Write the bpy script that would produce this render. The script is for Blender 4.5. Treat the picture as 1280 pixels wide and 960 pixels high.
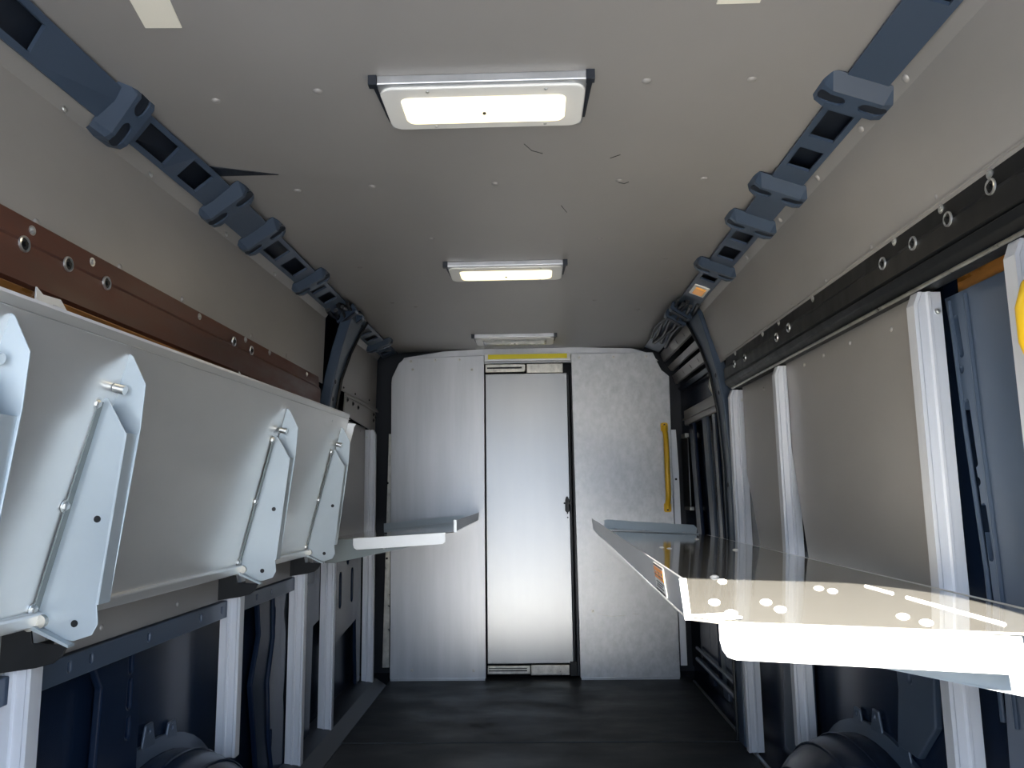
import bpy, bmesh, math, random
from mathutils import Vector, Matrix, Euler
random.seed(4)
for o in list(bpy.data.objects): bpy.data.objects.remove(o)
scn = bpy.context.scene
col = scn.collection
V = Vector

# ------------------------------------------------------------ camera
F = 950.0
cd = bpy.data.cameras.new('camera'); cam = bpy.data.objects.new('camera', cd); col.objects.link(cam)
scn.camera = cam
cd.sensor_width = 36.0; cd.lens = F / 1280 * 36.0; cd.clip_start = .02; cd.clip_end = 300
roll = .017
d = V(((668 - 640) / F, (618 - 480) / F, 1)).normalized()      # van axis seen from the camera (x right, y down)
u = V((-math.sin(roll), -math.cos(roll), 0)); u = (u - d * u.dot(d)).normalized()
xx = d.cross(u)
if xx.x < 0: xx = -xx
# rows: world axes expressed in camera coords -> columns of R (camera axes in world)
R = Matrix(((xx.x, -xx.y, -xx.z), (d.x, -d.y, -d.z), (u.x, -u.y, -u.z)))
cam.matrix_world = Matrix.Translation((0, 0, 1.07)) @ R.to_4x4()

# ------------------------------------------------------------ sky, sun, exposure
w = bpy.data.worlds.new('sky'); scn.world = w; w.use_nodes = True
nt = w.node_tree; bg = nt.nodes['Background']
tc = nt.nodes.new('ShaderNodeTexCoord'); sp = nt.nodes.new('ShaderNodeSeparateXYZ'); cr = nt.nodes.new('ShaderNodeValToRGB')
nt.links.new(tc.outputs['Generated'], sp.inputs[0]); nt.links.new(sp.outputs['Z'], cr.inputs[0])
e = cr.color_ramp.elements
e[0].position = 0; e[0].color = (.16, .18, .20, 1)
e[1].position = .8; e[1].color = (.26, .44, .78, 1)
q = e.new(.06); q.color = (.24, .29, .36, 1)
q = e.new(.3); q.color = (.58, .74, 1, 1)
nt.links.new(cr.outputs[0], bg.inputs[0]); bg.inputs[1].default_value = 3.1
sd = bpy.data.lights.new('sun', 'SUN'); sun = bpy.data.objects.new('sun', sd); col.objects.link(sun)
sd.energy = 17; sd.angle = math.radians(.53); sd.color = (1, .93, .82)
sun.rotation_euler = V((.085, .86, -.54)).to_track_quat('-Z', 'Y').to_euler()
sun.location = (0, -6, 6)
vs = scn.view_settings
vs.view_transform = 'Standard'; vs.look = 'None'; vs.gamma = 1; vs.exposure = 1.30
try: vs.use_curve_mapping = False
except Exception: pass

# ------------------------------------------------------------ materials
def mat(name, c, rough=.5, metal=0., noise=0., scale=(4, 4, 4), bump=0., spec=.5, emit=None, es=0, coat=0, trans=0):
    m = bpy.data.materials.new(name); m.use_nodes = True
    n = m.node_tree.nodes; l = m.node_tree.links; b = n['Principled BSDF']
    b.inputs['Base Color'].default_value = (*c, 1)
    b.inputs['Roughness'].default_value = rough; b.inputs['Metallic'].default_value = metal
    b.inputs['Specular IOR Level'].default_value = spec
    b.inputs['Coat Weight'].default_value = coat
    b.inputs['Transmission Weight'].default_value = trans
    if emit:
        b.inputs['Emission Color'].default_value = (*emit, 1); b.inputs['Emission Strength'].default_value = es
    if noise or bump:
        t = n.new('ShaderNodeTexCoord'); mp = n.new('ShaderNodeMapping'); no = n.new('ShaderNodeTexNoise')
        mp.inputs['Scale'].default_value = scale
        no.inputs['Scale'].default_value = 1; no.inputs['Detail'].default_value = 6; no.inputs['Roughness'].default_value = .6
        g = n.new('ShaderNodeNewGeometry')
        l.new(g.outputs['Position'], mp.inputs[0]); l.new(mp.outputs[0], no.inputs['Vector'])
        if noise:
            mr = n.new('ShaderNodeMapRange'); mr.inputs[1].default_value = .25; mr.inputs[2].default_value = .75
            mr.inputs[3].default_value = 1 - noise; mr.inputs[4].default_value = 1 + noise
            mx = n.new('ShaderNodeVectorMath'); mx.operation = 'SCALE'; mx.inputs[0].default_value = c
            l.new(no.outputs['Fac'], mr.inputs[0]); l.new(mr.outputs[0], mx.inputs['Scale']); l.new(mx.outputs[0], b.inputs['Base Color'])
            m2 = n.new('ShaderNodeMapRange'); m2.inputs[1].default_value = .2; m2.inputs[2].default_value = .8
            m2.inputs[3].default_value = rough * (1 - noise); m2.inputs[4].default_value = min(1, rough * (1 + noise))
            l.new(no.outputs['Fac'], m2.inputs[0]); l.new(m2.outputs[0], b.inputs['Roughness'])
        if bump:
            bp = n.new('ShaderNodeBump'); bp.inputs['Strength'].default_value = bump; bp.inputs['Distance'].default_value = .004
            l.new(no.outputs['Fac'], bp.inputs['Height']); l.new(bp.outputs[0], b.inputs['Normal'])
    return m
M = {}
M['ceil'] = mat('grey_sheet_ceiling', (.325, .311, .293), .46, .25, .07, (1.6, 1.2, 2), bump=.10, spec=.4)
M['panel'] = mat('grey_sheet_wall', (.312, .298, .28), .42, .3, .10, (2, 1.6, 3), bump=.10, spec=.4)
M['alu'] = mat('brushed_aluminium', (.44, .45, .465), .38, .75, .14, (11, 2, 1.0))
M['alu_spec'] = mat('scuffed_aluminium', (.44, .45, .46), .42, .75, .18, (30, 20, 22), bump=.08)
M['door'] = mat('smooth_aluminium', (.315, .325, .335), .32, .8, .05, (7, 2, .8))
M['shelf'] = mat('shelf_sheet', (.70, .68, .62), .07, .78, .05, (3, 8, 6))
M['fold'] = mat('folded_shelf_sheet', (.74, .745, .73), .30, .7, .05, (2, 2, 5))
M['post'] = mat('extruded_aluminium', (.62, .64, .675), .42, .4, .06, (40, 40, 2))
M['bracket'] = mat('galvanised_bracket', (.385, .435, .46), .38, .35, .06, (6, 6, 6))
M['dull_bracket'] = mat('dull_bracket', (.20, .225, .22), .42, .2, .06, (6, 6, 6))
M['white_edge'] = mat('bright_flange', (.80, .81, .80), .4, .3, .05, (8, 8, 8))
M['navy'] = mat('navy_body_paint', (.006, .013, .030), .25, 0, .12, (2, 2, 2), coat=.0, spec=.22)
M['rail'] = mat('blue_grey_rail_paint', (.041, .061, .094), .38, 0, .08, (5, 5, 5))
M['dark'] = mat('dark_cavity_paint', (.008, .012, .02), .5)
M['black'] = mat('black_steel', (.007, .008, .009), .42, .0, .3, (18, 18, 6), spec=.3)
M['brown'] = mat('brown_rusty_steel', (.080, .028, .017), .45, .1, .45, (9, 3, 14), bump=.1)
M['rust_highlight'] = mat('orange_rust_and_highlight', (.30, .13, .03), .4, .2, .75, (14, 5, 24))  # rust of the left lip; also colours the painted highlight on the right rail
M['rubber'] = mat('black_floor_rubber', (.026, .029, .032), .55, 0, .35, (3, 6, 3), bump=.15, spec=.3)
M['yellow'] = mat('yellow_enamel', (.72, .43, .015), .35)
M['yellow2'] = mat('yellow_tape', (.80, .68, .01), .45)
M['steel'] = mat('zinc_steel', (.60, .61, .60), .28, .9)
M['galv'] = mat('galvanised_track', (.42, .41, .37), .34, .85, .35, (30, 30, 20))
M['lens'] = mat('lit_diffuser', (.9, .85, .7), .35, emit=(1, .86, .55), es=.62)
M['lensoff'] = mat('unlit_diffuser', (.62, .62, .58), .25, .2, .3, (22, 22, 22))
M['white'] = mat('white_plastic', (.74, .73, .69), .4)
M['amber'] = mat('amber_lens', (.75, .33, .07), .3, emit=(1, .45, .1), es=.08)
M['paper'] = mat('cream_plate', (.80, .76, .64), .5)
M['orange'] = mat('orange_print', (.85, .30, .06), .5)
M['ink'] = mat('black_print', (.03, .03, .03), .5)
M['ground'] = mat('pale_concrete', (.40, .385, .36), .9, 0, .15, (.6, .6, .6))
M['outer'] = mat('outer_paint', (.3, .3, .3), .6)
M['glass'] = mat('smoked_glass', (.10, .11, .12), .06, .3)

# ------------------------------------------------------------ mesh helpers
ROOT = {}
class MB:
    def __init__(s): s.bm = bmesh.new()
    def hexa(s, p):                       # 8 points: bottom ring 0-3, top ring 4-7
        v = [s.bm.verts.new(q) for q in p]
        for f in ((0, 1, 2, 3), (7, 6, 5, 4), (0, 4, 5, 1), (1, 5, 6, 2), (2, 6, 7, 3), (3, 7, 4, 0)):
            try: s.bm.faces.new([v[i] for i in f])
            except ValueError: pass
        return s
    def box(s, x0, x1, y0, y1, z0, z1):
        return s.hexa([(x0, y0, z0), (x1, y0, z0), (x1, y1, z0), (x0, y1, z0), (x0, y0, z1), (x1, y0, z1), (x1, y1, z1), (x0, y1, z1)])
    def prism(s, pts, vec):               # planar polygon of 3D points pushed along vec
        a = [s.bm.verts.new(p) for p in pts]; b = [s.bm.verts.new(V(p) + V(vec)) for p in pts]
        s.bm.faces.new(a); s.bm.faces.new(list(reversed(b)))
        for i in range(len(pts)):
            j = (i + 1) % len(pts); s.bm.faces.new((a[i], b[i], b[j], a[j]))
        return s
    def loft(s, rings, close=True, caps=True):
        rr = [[s.bm.verts.new(p) for p in r] for r in rings]
        n = len(rr[0])
        for a, b in zip(rr, rr[1:]):
            for i in range(n if close else n - 1):
                j = (i + 1) % n
                s.bm.faces.new((a[i], a[j], b[j], b[i]))
        if caps and close:
            s.bm.faces.new(list(reversed(rr[0]))); s.bm.faces.new(rr[-1])
        return s
    def tube(s, path, r, n=10, radii=None):
        path = [V(p) for p in path]; rings = []; up = V((.62, .77, -.15)).normalized()
        for i, p in enumerate(path):
            t = (path[min(i + 1, len(path) - 1)] - path[max(i - 1, 0)]).normalized()
            a = t.cross(up)
            if a.length < 1e-3: a = t.cross(V((1, 0, 0)))
            a.normalize(); b = t.cross(a).normalized()
            rad = radii[i] if radii else r
            rings.append([p + (a * math.cos(2 * math.pi * k / n) + b * math.sin(2 * math.pi * k / n)) * rad for k in range(n)])
        return s.loft(rings)
    def cyl(s, p, ax, r, h, n=14, r2=None):
        p = V(p); ax = V(ax).normalized(); return s.tube([p, p + ax * h], r, n, [r, r if r2 is None else r2])
    def bolt(s, p, ax, r=.007):
        p = V(p); ax = V(ax).normalized()
        s.tube([p - ax * .001, p + ax * .0015], r * 1.5, 14)
        return s.tube([p + ax * .001, p + ax * r * .5, p + ax * r * .8], r, 6, [r, r, r * .6])
    def dome(s, p, ax, r=.008, h=.004):
        p = V(p); ax = V(ax).normalized()
        return s.tube([p - ax * .0005, p + ax * h * .5, p + ax * h], r, 12, [r, r * .86, r * .4])
def recalc(bm):
    bmesh.ops.recalc_face_normals(bm, faces=bm.faces)
def part(name, mb, m, parent=None, bevel=0, smooth=False, label=None, seg=2, off=(0, 0, 0)):
    bm = mb.bm; recalc(bm)
    root = parent
    while root is not None and root.parent is not None: root = root.parent
    if root is not None: bmesh.ops.translate(bm, vec=-ROOT[root.name], verts=bm.verts)
    me = bpy.data.meshes.new(name); bm.to_mesh(me); bm.free()
    o = bpy.data.objects.new(name, me); col.objects.link(o)
    me.materials.append(M[m])
    if smooth:
        for p in me.polygons: p.use_smooth = True
        try: me.set_sharp_from_angle(angle=math.radians(38))
        except Exception: pass
    if bevel:
        b = o.modifiers.new('bevel', 'BEVEL'); b.width = bevel; b.segments = seg; b.limit_method = 'ANGLE'
    if parent is not None: o.parent = parent
    else: ROOT[o.name] = V((0, 0, 0))
    if label: o['label'] = label
    return o
def thing(name, label, cat, loc, group=None):
    o = bpy.data.objects.new(name, None); col.objects.link(o); o.location = loc; o.empty_display_size = .05
    ROOT[o.name] = V(loc); o['label'] = label; o['category'] = cat
    if group: o['group'] = group
    return o
def solo(name, mb, m, label, cat, bevel=0, smooth=False, group=None):
    # put the origin at the thing's base
    bm = mb.bm
    lo = V([min(v.co[i] for v in bm.verts) for i in range(3)]); hi = V([max(v.co[i] for v in bm.verts) for i in range(3)])
    c = V(((lo.x + hi.x) / 2, (lo.y + hi.y) / 2, lo.z))
    bmesh.ops.translate(bm, vec=-c, verts=bm.verts)
    o = part(name, mb, m, None, bevel, smooth); o.location = c; ROOT[o.name] = c
    o['label'] = label; o['category'] = cat
    if group: o['group'] = group
    return o
def struct(name, mb, m, parent=None, bevel=0, smooth=False):
    o = part(name, mb, m, parent, bevel, smooth)
    if parent is None: o['kind'] = 'structure'
    return o
def cut(o, cutter):
    """cut real holes through a part; the cutter is removed afterwards"""
    bm = cutter.bm; recalc(bm); r = o
    while r.parent is not None: r = r.parent
    bmesh.ops.translate(bm, vec=-ROOT[r.name], verts=bm.verts)
    me = bpy.data.meshes.new('cutter'); bm.to_mesh(me); bm.free()
    c = bpy.data.objects.new('cutter', me); col.objects.link(c)
    c.location = o.location if o.parent is None else (0, 0, 0)
    if o.parent is not None: c.parent = o.parent
    mods = [(mm.width, mm.segments) for mm in o.modifiers]; o.modifiers.clear()
    md = o.modifiers.new('b', 'BOOLEAN'); md.operation = 'DIFFERENCE'; md.solver = 'EXACT'; md.object = c
    dg = bpy.context.evaluated_depsgraph_get(); dg.update()
    new = bpy.data.meshes.new_from_object(o.evaluated_get(dg))
    o.modifiers.clear(); old = o.data; new.name = old.name
    if len(new.polygons) > 0: o.data = new
    for wd, sg in mods:
        b = o.modifiers.new('bevel', 'BEVEL'); b.width = wd; b.segments = sg; b.limit_method = 'ANGLE'
    bpy.data.objects.remove(c)
    for p in o.data.polygons: p.use_smooth = False
def stadium(c, a, b, L, W, n=8):
    """outline of an oblong: centre c, unit long axis a, unit short axis b"""
    c = V(c); a = V(a).normalized(); b = V(b).normalized(); r = W / 2; h = L / 2 - r; out = []
    for k in range(n + 1):
        t = -math.pi / 2 + math.pi * k / n; out.append(c + a * (h + r * math.cos(t)) + b * r * math.sin(t))
    for k in range(n + 1):
        t = math.pi / 2 + math.pi * k / n; out.append(c + a * (-h + r * math.cos(t)) + b * r * math.sin(t))
    return out
def rrect(x0, x1, y0, y1, r, n=5):
    out = []
    for cx, cy, t0 in ((x1 - r, y1 - r, 0), (x0 + r, y1 - r, 90), (x0 + r, y0 + r, 180), (x1 - r, y0 + r, 270)):
        for k in range(n + 1):
            t = math.radians(t0 + 90 * k / n); out.append((cx + r * math.cos(t), cy + r * math.sin(t)))
    return out

# ------------------------------------------------------------ the van's shell
XL, XR = -1.04, .97
g = struct('ground', MB().box(-40, 40, -60, 30, -.75, -.65), 'ground')
fl = struct('floor', MB().box(-.86, .885, .12, 3.497, -.02, 0), 'rubber')
part('floor_sheet', MB().box(-.865, .885, 3.503, 4.70, -.02, .003), 'rubber', fl)
part('floor_pan', MB().box(XL - .02, XR + .02, .05, 4.95, -.06, -.021), 'navy', fl)
part('sill_strip', MB().box(.888, .90, 2.2, 4.58, -.021, .006), 'steel', fl)
part('side_sill', MB().prism([(-.868, .7, -.02), (XL, .7, -.02), (XL, .7, .05), (-.93, .7, .035), (-.868, .7, -.005)], (0, 3.85, 0)), 'dark', fl)
wl = struct('wall_left', MB().box(XL - .02, XL, .05, 4.95, -.06, 2.02), 'navy')
wr = struct('wall_right', MB().box(XR, XR + .02, .05, 4.95, -.06, 2.02), 'navy')
wf = struct('wall_front', MB().box(XL - .02, XR + .02, 4.93, 4.95, -.06, 2.02), 'dark')
# rear frame round the open doors (behind the camera)
out = [(XL - .02, -.06), (XR + .02, -.06), (XR + .02, 2.04), (XL - .02, 2.04)]
hole = []
r_ = .22
for cx, cy, t0 in ((.675 - r_, 1.95 - r_, 0), (-.90 + r_, 1.95 - r_, 90)):
    for k in range(9):
        t = math.radians(t0 + 90 * k / 8); hole.append((cx + r_ * math.cos(t), cy + r_ * math.sin(t)))
hole += [(-.90, -.02), (.675, -.02)]
fr = struct('wall_rear', MB().box(XL - .02, XR + .02, .02, .06, -.06, 2.04), 'navy')
c_ = MB(); c_.prism([(x, -.05, z) for x, z in hole], (0, .2, 0)); cut(fr, c_)

# ceiling: two sheets overlapping at the seam, slightly bowed at the back
ce = struct('ceiling', MB().prism([(-.912, .06, 1.966), (.703, .06, 1.966), (.703, 2.03, 1.966), (-.870, 2.03, 1.966), (-.905, 1.5, 1.966)], (0, 0, .006)), 'ceil')
part('front_sheet', MB().prism([(-.872, 2.0, 1.973), (.703, 2.0, 1.973), (.703, 4.75, 1.973), (-.855, 4.75, 1.973)], (0, 0, .005)), 'ceil', ce)
part('roof_skin', MB().box(XL - .02, XR + .02, .05, 4.95, 2.02, 2.04), 'outer', ce)
part('torn_edge', MB().prism([(-.885, 1.93, 1.9655), (-.70, 2.0, 1.9655), (-.885, 2.0, 1.9655)], (0, 0, -.002)), 'dark', ce,)
rv = [(-.709, 1.599), (-.468, 1.57), (-.688, 2.133), (-.462, 2.117), (.262, 1.565), (.493, 1.57), (-.679, 2.91), (-.657, 3.478),
      (.508, 2.117), (.527, 2.88), (-.556, 3.564), (.585, 3.164), (-.348, 2.586), (.25, 2.626), (.262, 2.117), (.53, 3.7), (-.1, 2.117), (.3, 3.5)]
for x, y in rv:
    part('rivet', MB().dome((x, y, 1.966 if y < 2.01 else 1.973), (0, 0, -1), .011, .004), 'ceil', ce, smooth=True)
mk = [[(-.011, 1.853), (.008, 1.892), (.037, 1.911)], [(.262, 2.13), (.28, 2.14), (.292, 2.128)], [(.22, 1.95), (.245, 1.93)], [(.10, 2.3), (.12, 2.36)]]
for pts in mk:
    part('scuff_mark', MB().tube([(x, y, (1.9655 if y < 2.02 else 1.9725)) for x, y in pts], .0010, 6), 'ink', ce)

# ceiling header at the front bulkhead
hd = [(-.83, 1.88), (-.80, 1.925), (-.55, 1.962), (-.3, 1.972), (.3, 1.972), (.62, 1.96), (.73, 1.925), (.78, 1.88)]
struct('trim_1', MB().prism([(x, 4.66, z) for x, z in hd], (0, .03, 0)), 'alu')

# ------------------------------------------------------------ upper side panels with bent top flange
def lin(y, pts):
    for (a, fa), (b, fb) in zip(pts, pts[1:]):
        if y <= b: return fa + (fb - fa) * (y - a) / (b - a)
    return pts[-1][1]
def LB(y): return V((-.935, y, lin(y, [(0, 1.862), (1, 1.876), (2, 1.905), (3, 1.918), (5, 1.935)])))
def LA(y): return V((lin(y, [(0, -.905), (1.5, -.895), (2, -.862), (5, -.845)]), y, 1.962))
def RB(y): return V((.778, y, lin(y, [(0, 1.938), (5, 1.925)])))
def RA(y): return V((.692, y, 1.964))
def upper_panel(side, y0, y1, zlow, name, label):
    B = LB if side < 0 else RB
    s = side; root = thing(name, label, 'wall panel', (B(y0).x, (y0 + y1) / 2, zlow))
    ys = [y0 + (y1 - y0) * k / 8 for k in range(9)]
    xb = -.962 if s < 0 else .862
    m = MB(); rings = []
    for y in ys:
        b = B(y); t = b + V((s * .020, 0, -.030)); lo = V((xb, y, zlow)); o = V((s * .004, 0, .001))
        rings.append([b, t, lo, lo + o, t + o + V((s * .002, 0, 0)), b + o])
    m.loft(rings); part('panel', m, 'panel', root)
    return root
uL = upper_panel(-1, .07, 3.42, 1.585, 'wall_panel', 'long grey upper left side panel above the brown rail')
uL2 = upper_panel(-1, 3.66, 4.60, 1.60, 'wall_panel', 'short grey upper left panel between the dark pillar and the bulkhead')
uR = upper_panel(1, .07, 3.48, 1.655, 'wall_panel', 'grey upper right side panel above the black rail')
for y, z in ((1.43, 1.862), (1.78, 1.875), (2.25, 1.885), (2.7, 1.89)):
    part('rivet', MB().dome((-.947, y, z), (1, 0, .3), .008), 'steel', uL, smooth=True)
for y, z in ((1.392, 1.606), (1.694, 1.608), (2.012, 1.615), (2.529, 1.62), (2.9, 1.62)):
    part('rivet', MB().dome((-.961, y, z), (1, 0, 0), .009), 'panel', uL, smooth=True)
for y, z in ((3.8, 1.62), (4.05, 1.62), (4.4, 1.63)):
    part('rivet', MB().dome((-.960, y, z), (1, 0, 0), .006), 'black', uL2, smooth=True)
for y in (1.5, 1.72, 2.0, 2.32, 2.7):
    b = RB(y); part('rivet', MB().dome(b + V((.010, 0, -.016)), (-1, 0, -.7), .010), 'panel', uR, smooth=True)
for y, z in ((1.553, 1.682), (1.867, 1.676), (2.169, 1.672), (2.464, 1.674), (2.9, 1.676), (1.3, 1.69)):
    part('rivet', MB().dome((.858, y, z), (-1, 0, 0), .009), 'panel', uR, smooth=True)

# ------------------------------------------------------------ roof corner rails
def rail(side, name, label, y0, y1, holes):
    A, B = (LA, LB) if side < 0 else (RA, RB)
    root = thing(name, label, 'roof rail', (A(2).x, 2.4, 1.90))
    def P(y, t, h):
        a = A(y); b = B(y); n = V((b - a).cross(V((0, 1, 0)))); n.normalize()
        if n.z > 0: n = -n
        return a + (b - a) * t + n * h
    m = MB()
    def slab(ya, yb, t0, t1, h0=0, h1=.008):
        k = max(1, int((yb - ya) / .25))
        for i in range(k):
            u0 = ya + (yb - ya) * i / k; u1 = ya + (yb - ya) * (i + 1) / k
            m.hexa([P(u0, t0, h0), P(u0, t1, h0), P(u1, t1, h0), P(u1, t0, h0), P(u0, t0, h1), P(u0, t1, h1), P(u1, t1, h1), P(u1, t0, h1)])
    y = y0
    for a, b in holes:
        slab(y, a, 0, 1); slab(a, b, 0, .16); slab(a, b, .84, 1); y = b
    slab(y, y1, 0, 1)
    part('channel', m, 'rail', root)
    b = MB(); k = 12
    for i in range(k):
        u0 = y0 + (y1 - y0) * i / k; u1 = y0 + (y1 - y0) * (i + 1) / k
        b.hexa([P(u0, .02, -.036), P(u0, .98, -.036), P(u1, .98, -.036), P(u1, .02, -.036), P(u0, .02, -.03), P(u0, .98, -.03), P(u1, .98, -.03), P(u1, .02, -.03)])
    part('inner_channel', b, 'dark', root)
    return root, P
def saddle(P, y, root, L=.105, over=.30):
    """stamped bracket bridging the rail: sloped rear face, flat top with two oblong recesses, turned ends"""
    h = .030; m = MB(); rings = []
    ts = [-over - .16, -over, -.12, .5, 1.12, 1 + over, 1 + over + .16]
    hs = [.002, .020, h, h, h, .022, -.004]
    for t, hh in zip(ts, hs):
        e = 0 if -over <= t <= 1 + over else .012
        rings.append([P(y - L * .55 + e, t, .006 if hh > .01 else hh - .006), P(y - L * .18, t, hh), P(y + L * .45 - e, t, hh), P(y + L * .47 - e, t, hh - .012),
                      P(y + L * .40 - e, t, hh - .013), P(y + L * .38 - e, t, hh - .005), P(y - L * .16, t, hh - .005), P(y - L * .50 + e, t, .001 if hh > .01 else hh - .010)])
    m.loft(rings)
    o = part('saddle_bracket', m, 'rail', root)
    c = MB()
    a = (P(y, 1, h) - P(y, 0, h)).normalized(); w = (P(y, 1, h).xyz - P(y, 1, 0).xyz).normalized()
    for t in (-.04, .98):
        cc = P(y + L * .12, t, h - .03)
        c.prism(stadium(cc, a, (0, 1, 0), .062, .034), w * .06)
    cut(o, c)
    for t in (-.04, .98):
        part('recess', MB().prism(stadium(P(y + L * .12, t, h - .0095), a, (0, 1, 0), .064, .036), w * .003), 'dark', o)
    return o
Lh = [(1.10, 1.28), (1.655, 1.79), (1.86, 1.97), (2.49, 2.62), (2.68, 2.83), (3.0, 3.10), (3.16, 3.27), (3.75, 3.86), (3.9, 4.0), (4.06, 4.16), (4.38, 4.46), (4.5, 4.58)]
rL, PL = rail(-1, 'roof_rail', 'blue-grey punched roof rail running along the left ceiling corner', .10, 4.66, Lh)
for y in (1.565, 2.11, 2.40, 2.95, 4.30): saddle(PL, y, rL)
Rh = [(1.12, 1.28), (1.69, 1.82), (1.88, 1.99), (2.49, 2.60), (2.67, 2.79), (2.99, 3.09)]
rR, PR = rail(1, 'roof_rail', 'blue-grey punched roof rail running along the right ceiling corner', .10, 4.60, Rh)
for y in (1.60, 2.13, 2.41, 2.91): saddle(PR, y, rR, over=.36)
# amber lamp in the right rail
t = thing('marker_lamp', 'small amber lamp set in the right roof rail', 'lamp', PR(3.24, .5, .01))
m = MB()
for r0, r1, h in ((.18, .86, .010),):
    m.hexa([PR(3.17, .15, .002), PR(3.17, .88, .002), PR(3.31, .88, .002), PR(3.31, .15, .002), PR(3.17, .15, .012), PR(3.17, .88, .012), PR(3.31, .88, .012), PR(3.31, .15, .012)])
part('bezel', m, 'white', t, bevel=.004)
m = MB().hexa([PR(3.19, .26, .010), PR(3.19, .78, .010), PR(3.29, .78, .010), PR(3.29, .26, .010), PR(3.20, .3, .018), PR(3.20, .74, .018), PR(3.28, .74, .018), PR(3.28, .3, .018)])
part('lens', m, 'amber', t, bevel=.003)
# wiring looms gathered at the pillars
def loom(P, ys, label, s):
    t = thing('wiring_loom', label, 'cable bundle', P(ys[0], .5, 0))
    for k in range(6):
        tt = -.1 + .2 * k; path = []
        for i in range(9):
            y = ys[0] + (ys[1] - ys[0]) * i / 8
            path.append(P(y, tt + .12 * math.sin(i * .9 + k * 1.3), .022 + .012 * math.sin(k * 2.1 + i * .5)))
        part('cable', MB().tube(path, .007 + .002 * (k % 3), 8), 'black', t, smooth=True)
    for y in (ys[0] + .08, ys[0] + .22):
        m = MB()
        m.hexa([P(y, -.25, .008), P(y + .09, 1.05, .008), P(y + .15, 1.05, .008), P(y + .06, -.25, .008),
                P(y, -.25, .05), P(y + .09, 1.05, .04), P(y + .15, 1.05, .04), P(y + .06, -.25, .05)])
        part('retaining_clip', m, 'rail', t, bevel=.008)
        m = MB(); m.hexa([P(y + .016, -.1, .045), P(y + .085, .85, .037), P(y + .125, .85, .037), P(y + .05, -.1, .045),
                P(y + .016, -.1, .052), P(y + .085, .85, .044), P(y + .125, .85, .044), P(y + .05, -.1, .052)])
        part('clip_recess', m, 'dark', t)
loom(PL, (3.34, 3.72), 'black wiring bundle clipped across the left roof rail', -1)
loom(PR, (3.42, 4.30), 'black wiring bundle clipped across the right roof rail', 1)

# ------------------------------------------------------------ ceiling lights
def ceiling_light(y0, y1, lit, label):
    x0, x1 = -.338, .140; zt = 1.966 if y0 < 2 else 1.973; zb = zt - .020
    t = thing('ceiling_light', label, 'ceiling light', ((x0 + x1) / 2, (y0 + y1) / 2, zb), 'flush rectangular lights down the middle of the ceiling' if 0 else None)
    m = MB().box(x0 + .012, x1 - .012, y0, y1, zb, zt + .001); part('housing', m, 'alu', t, bevel=.003)
    for xa, sg in ((x0, 1), (x1, -1)):
        m = MB().prism([(xa - sg * .004, y0 - .006), (xa + sg * .014, y0 - .006), (xa + sg * .014, y0 + .012), (xa + sg * .013, y1), (xa + sg * .005, y1)] and
                       [(xa - sg * .004, y0 - .006, zb - .003), (xa + sg * .014, y0 - .006, zb - .003), (xa + sg * .014, y0 + .012, zb - .003), (xa - sg * .004, y0 + .012, zb - .003)], (0, 0, zt - zb + .002))
        part('end_cap', m, 'dark', t)
        part('end_gap', MB().prism([(xa - sg * .004, y0 + .013, zt - .0025), (xa + sg * .012, y0 + .013, zt - .0025), (xa + sg * .012, y1, zt - .0025), (xa + sg * .004, y1, zt - .0025)], (0, 0, .001)), 'dark', t)
    m = MB().prism([(x, y, zb + .001) for x, y in rrect(x0 + .014, x1 - .014, y0 + .012, y1 - .004, .030)], (0, 0, -.007))
    bz = part('bezel', m, 'white', t, bevel=.003)
    m = MB(); rr = []
    for gsz, hz in ((0, .006), (.004, .011), (.014, .015)):
        rr.append([(x, y, zb - hz) for x, y in rrect(x0 + .055 + gsz, x1 - .055 - gsz, y0 + .050 + gsz, y1 - .036 - gsz, .018)])
    m.loft(rr); part('diffuser', m, 'lens' if lit else 'lensoff', t, smooth=True)
    for x in (x0 + .12, x1 - .10):
        for y in (y0 + .026, y1 - .018):
            part('screw', MB().dome((x, y, zb - .0055), (0, 0, -1), .0045, .003), 'steel', t)
    part('switch_pin', MB().cyl(((x0 + x1) / 2, (y0 + y1) / 2 + .006, zb - .014), (0, 0, -1), .004, .004), 'black', t)
    if lit:
        l = bpy.data.lights.new('lamp_glow', 'AREA'); l.shape = 'RECTANGLE'; l.size = .34; l.size_y = .07; l.energy = .7; l.color = (1, .84, .6)
        lo = bpy.data.objects.new('lamp_glow', l); col.objects.link(lo); lo.parent = t; lo.location = (0, .005, -.020)
ceiling_light(1.515, 1.715, True, 'lit ceiling light nearest the camera, the largest of the row')
ceiling_light(2.86, 3.06, True, 'lit middle ceiling light with warm glowing diffuser')
ceiling_light(4.22, 4.44, False, 'unlit whitish ceiling light just in front of the bulkhead')
solo('ceiling_plate', MB().prism([(-.71, 1.20, 1.966), (-.637, 1.20, 1.966), (-.66, 1.325, 1.966), (-.73, 1.322, 1.966)], (0, 0, -.003)), 'paper', 'cream plate on the ceiling near the upper left rail', 'plate', bevel=.001)
solo('ceiling_plate', MB().box(.352, .432, 1.18, 1.302, 1.963, 1.966), 'paper', 'cream plate at the top edge right of the nearest light', 'plate', bevel=.001)

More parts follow.
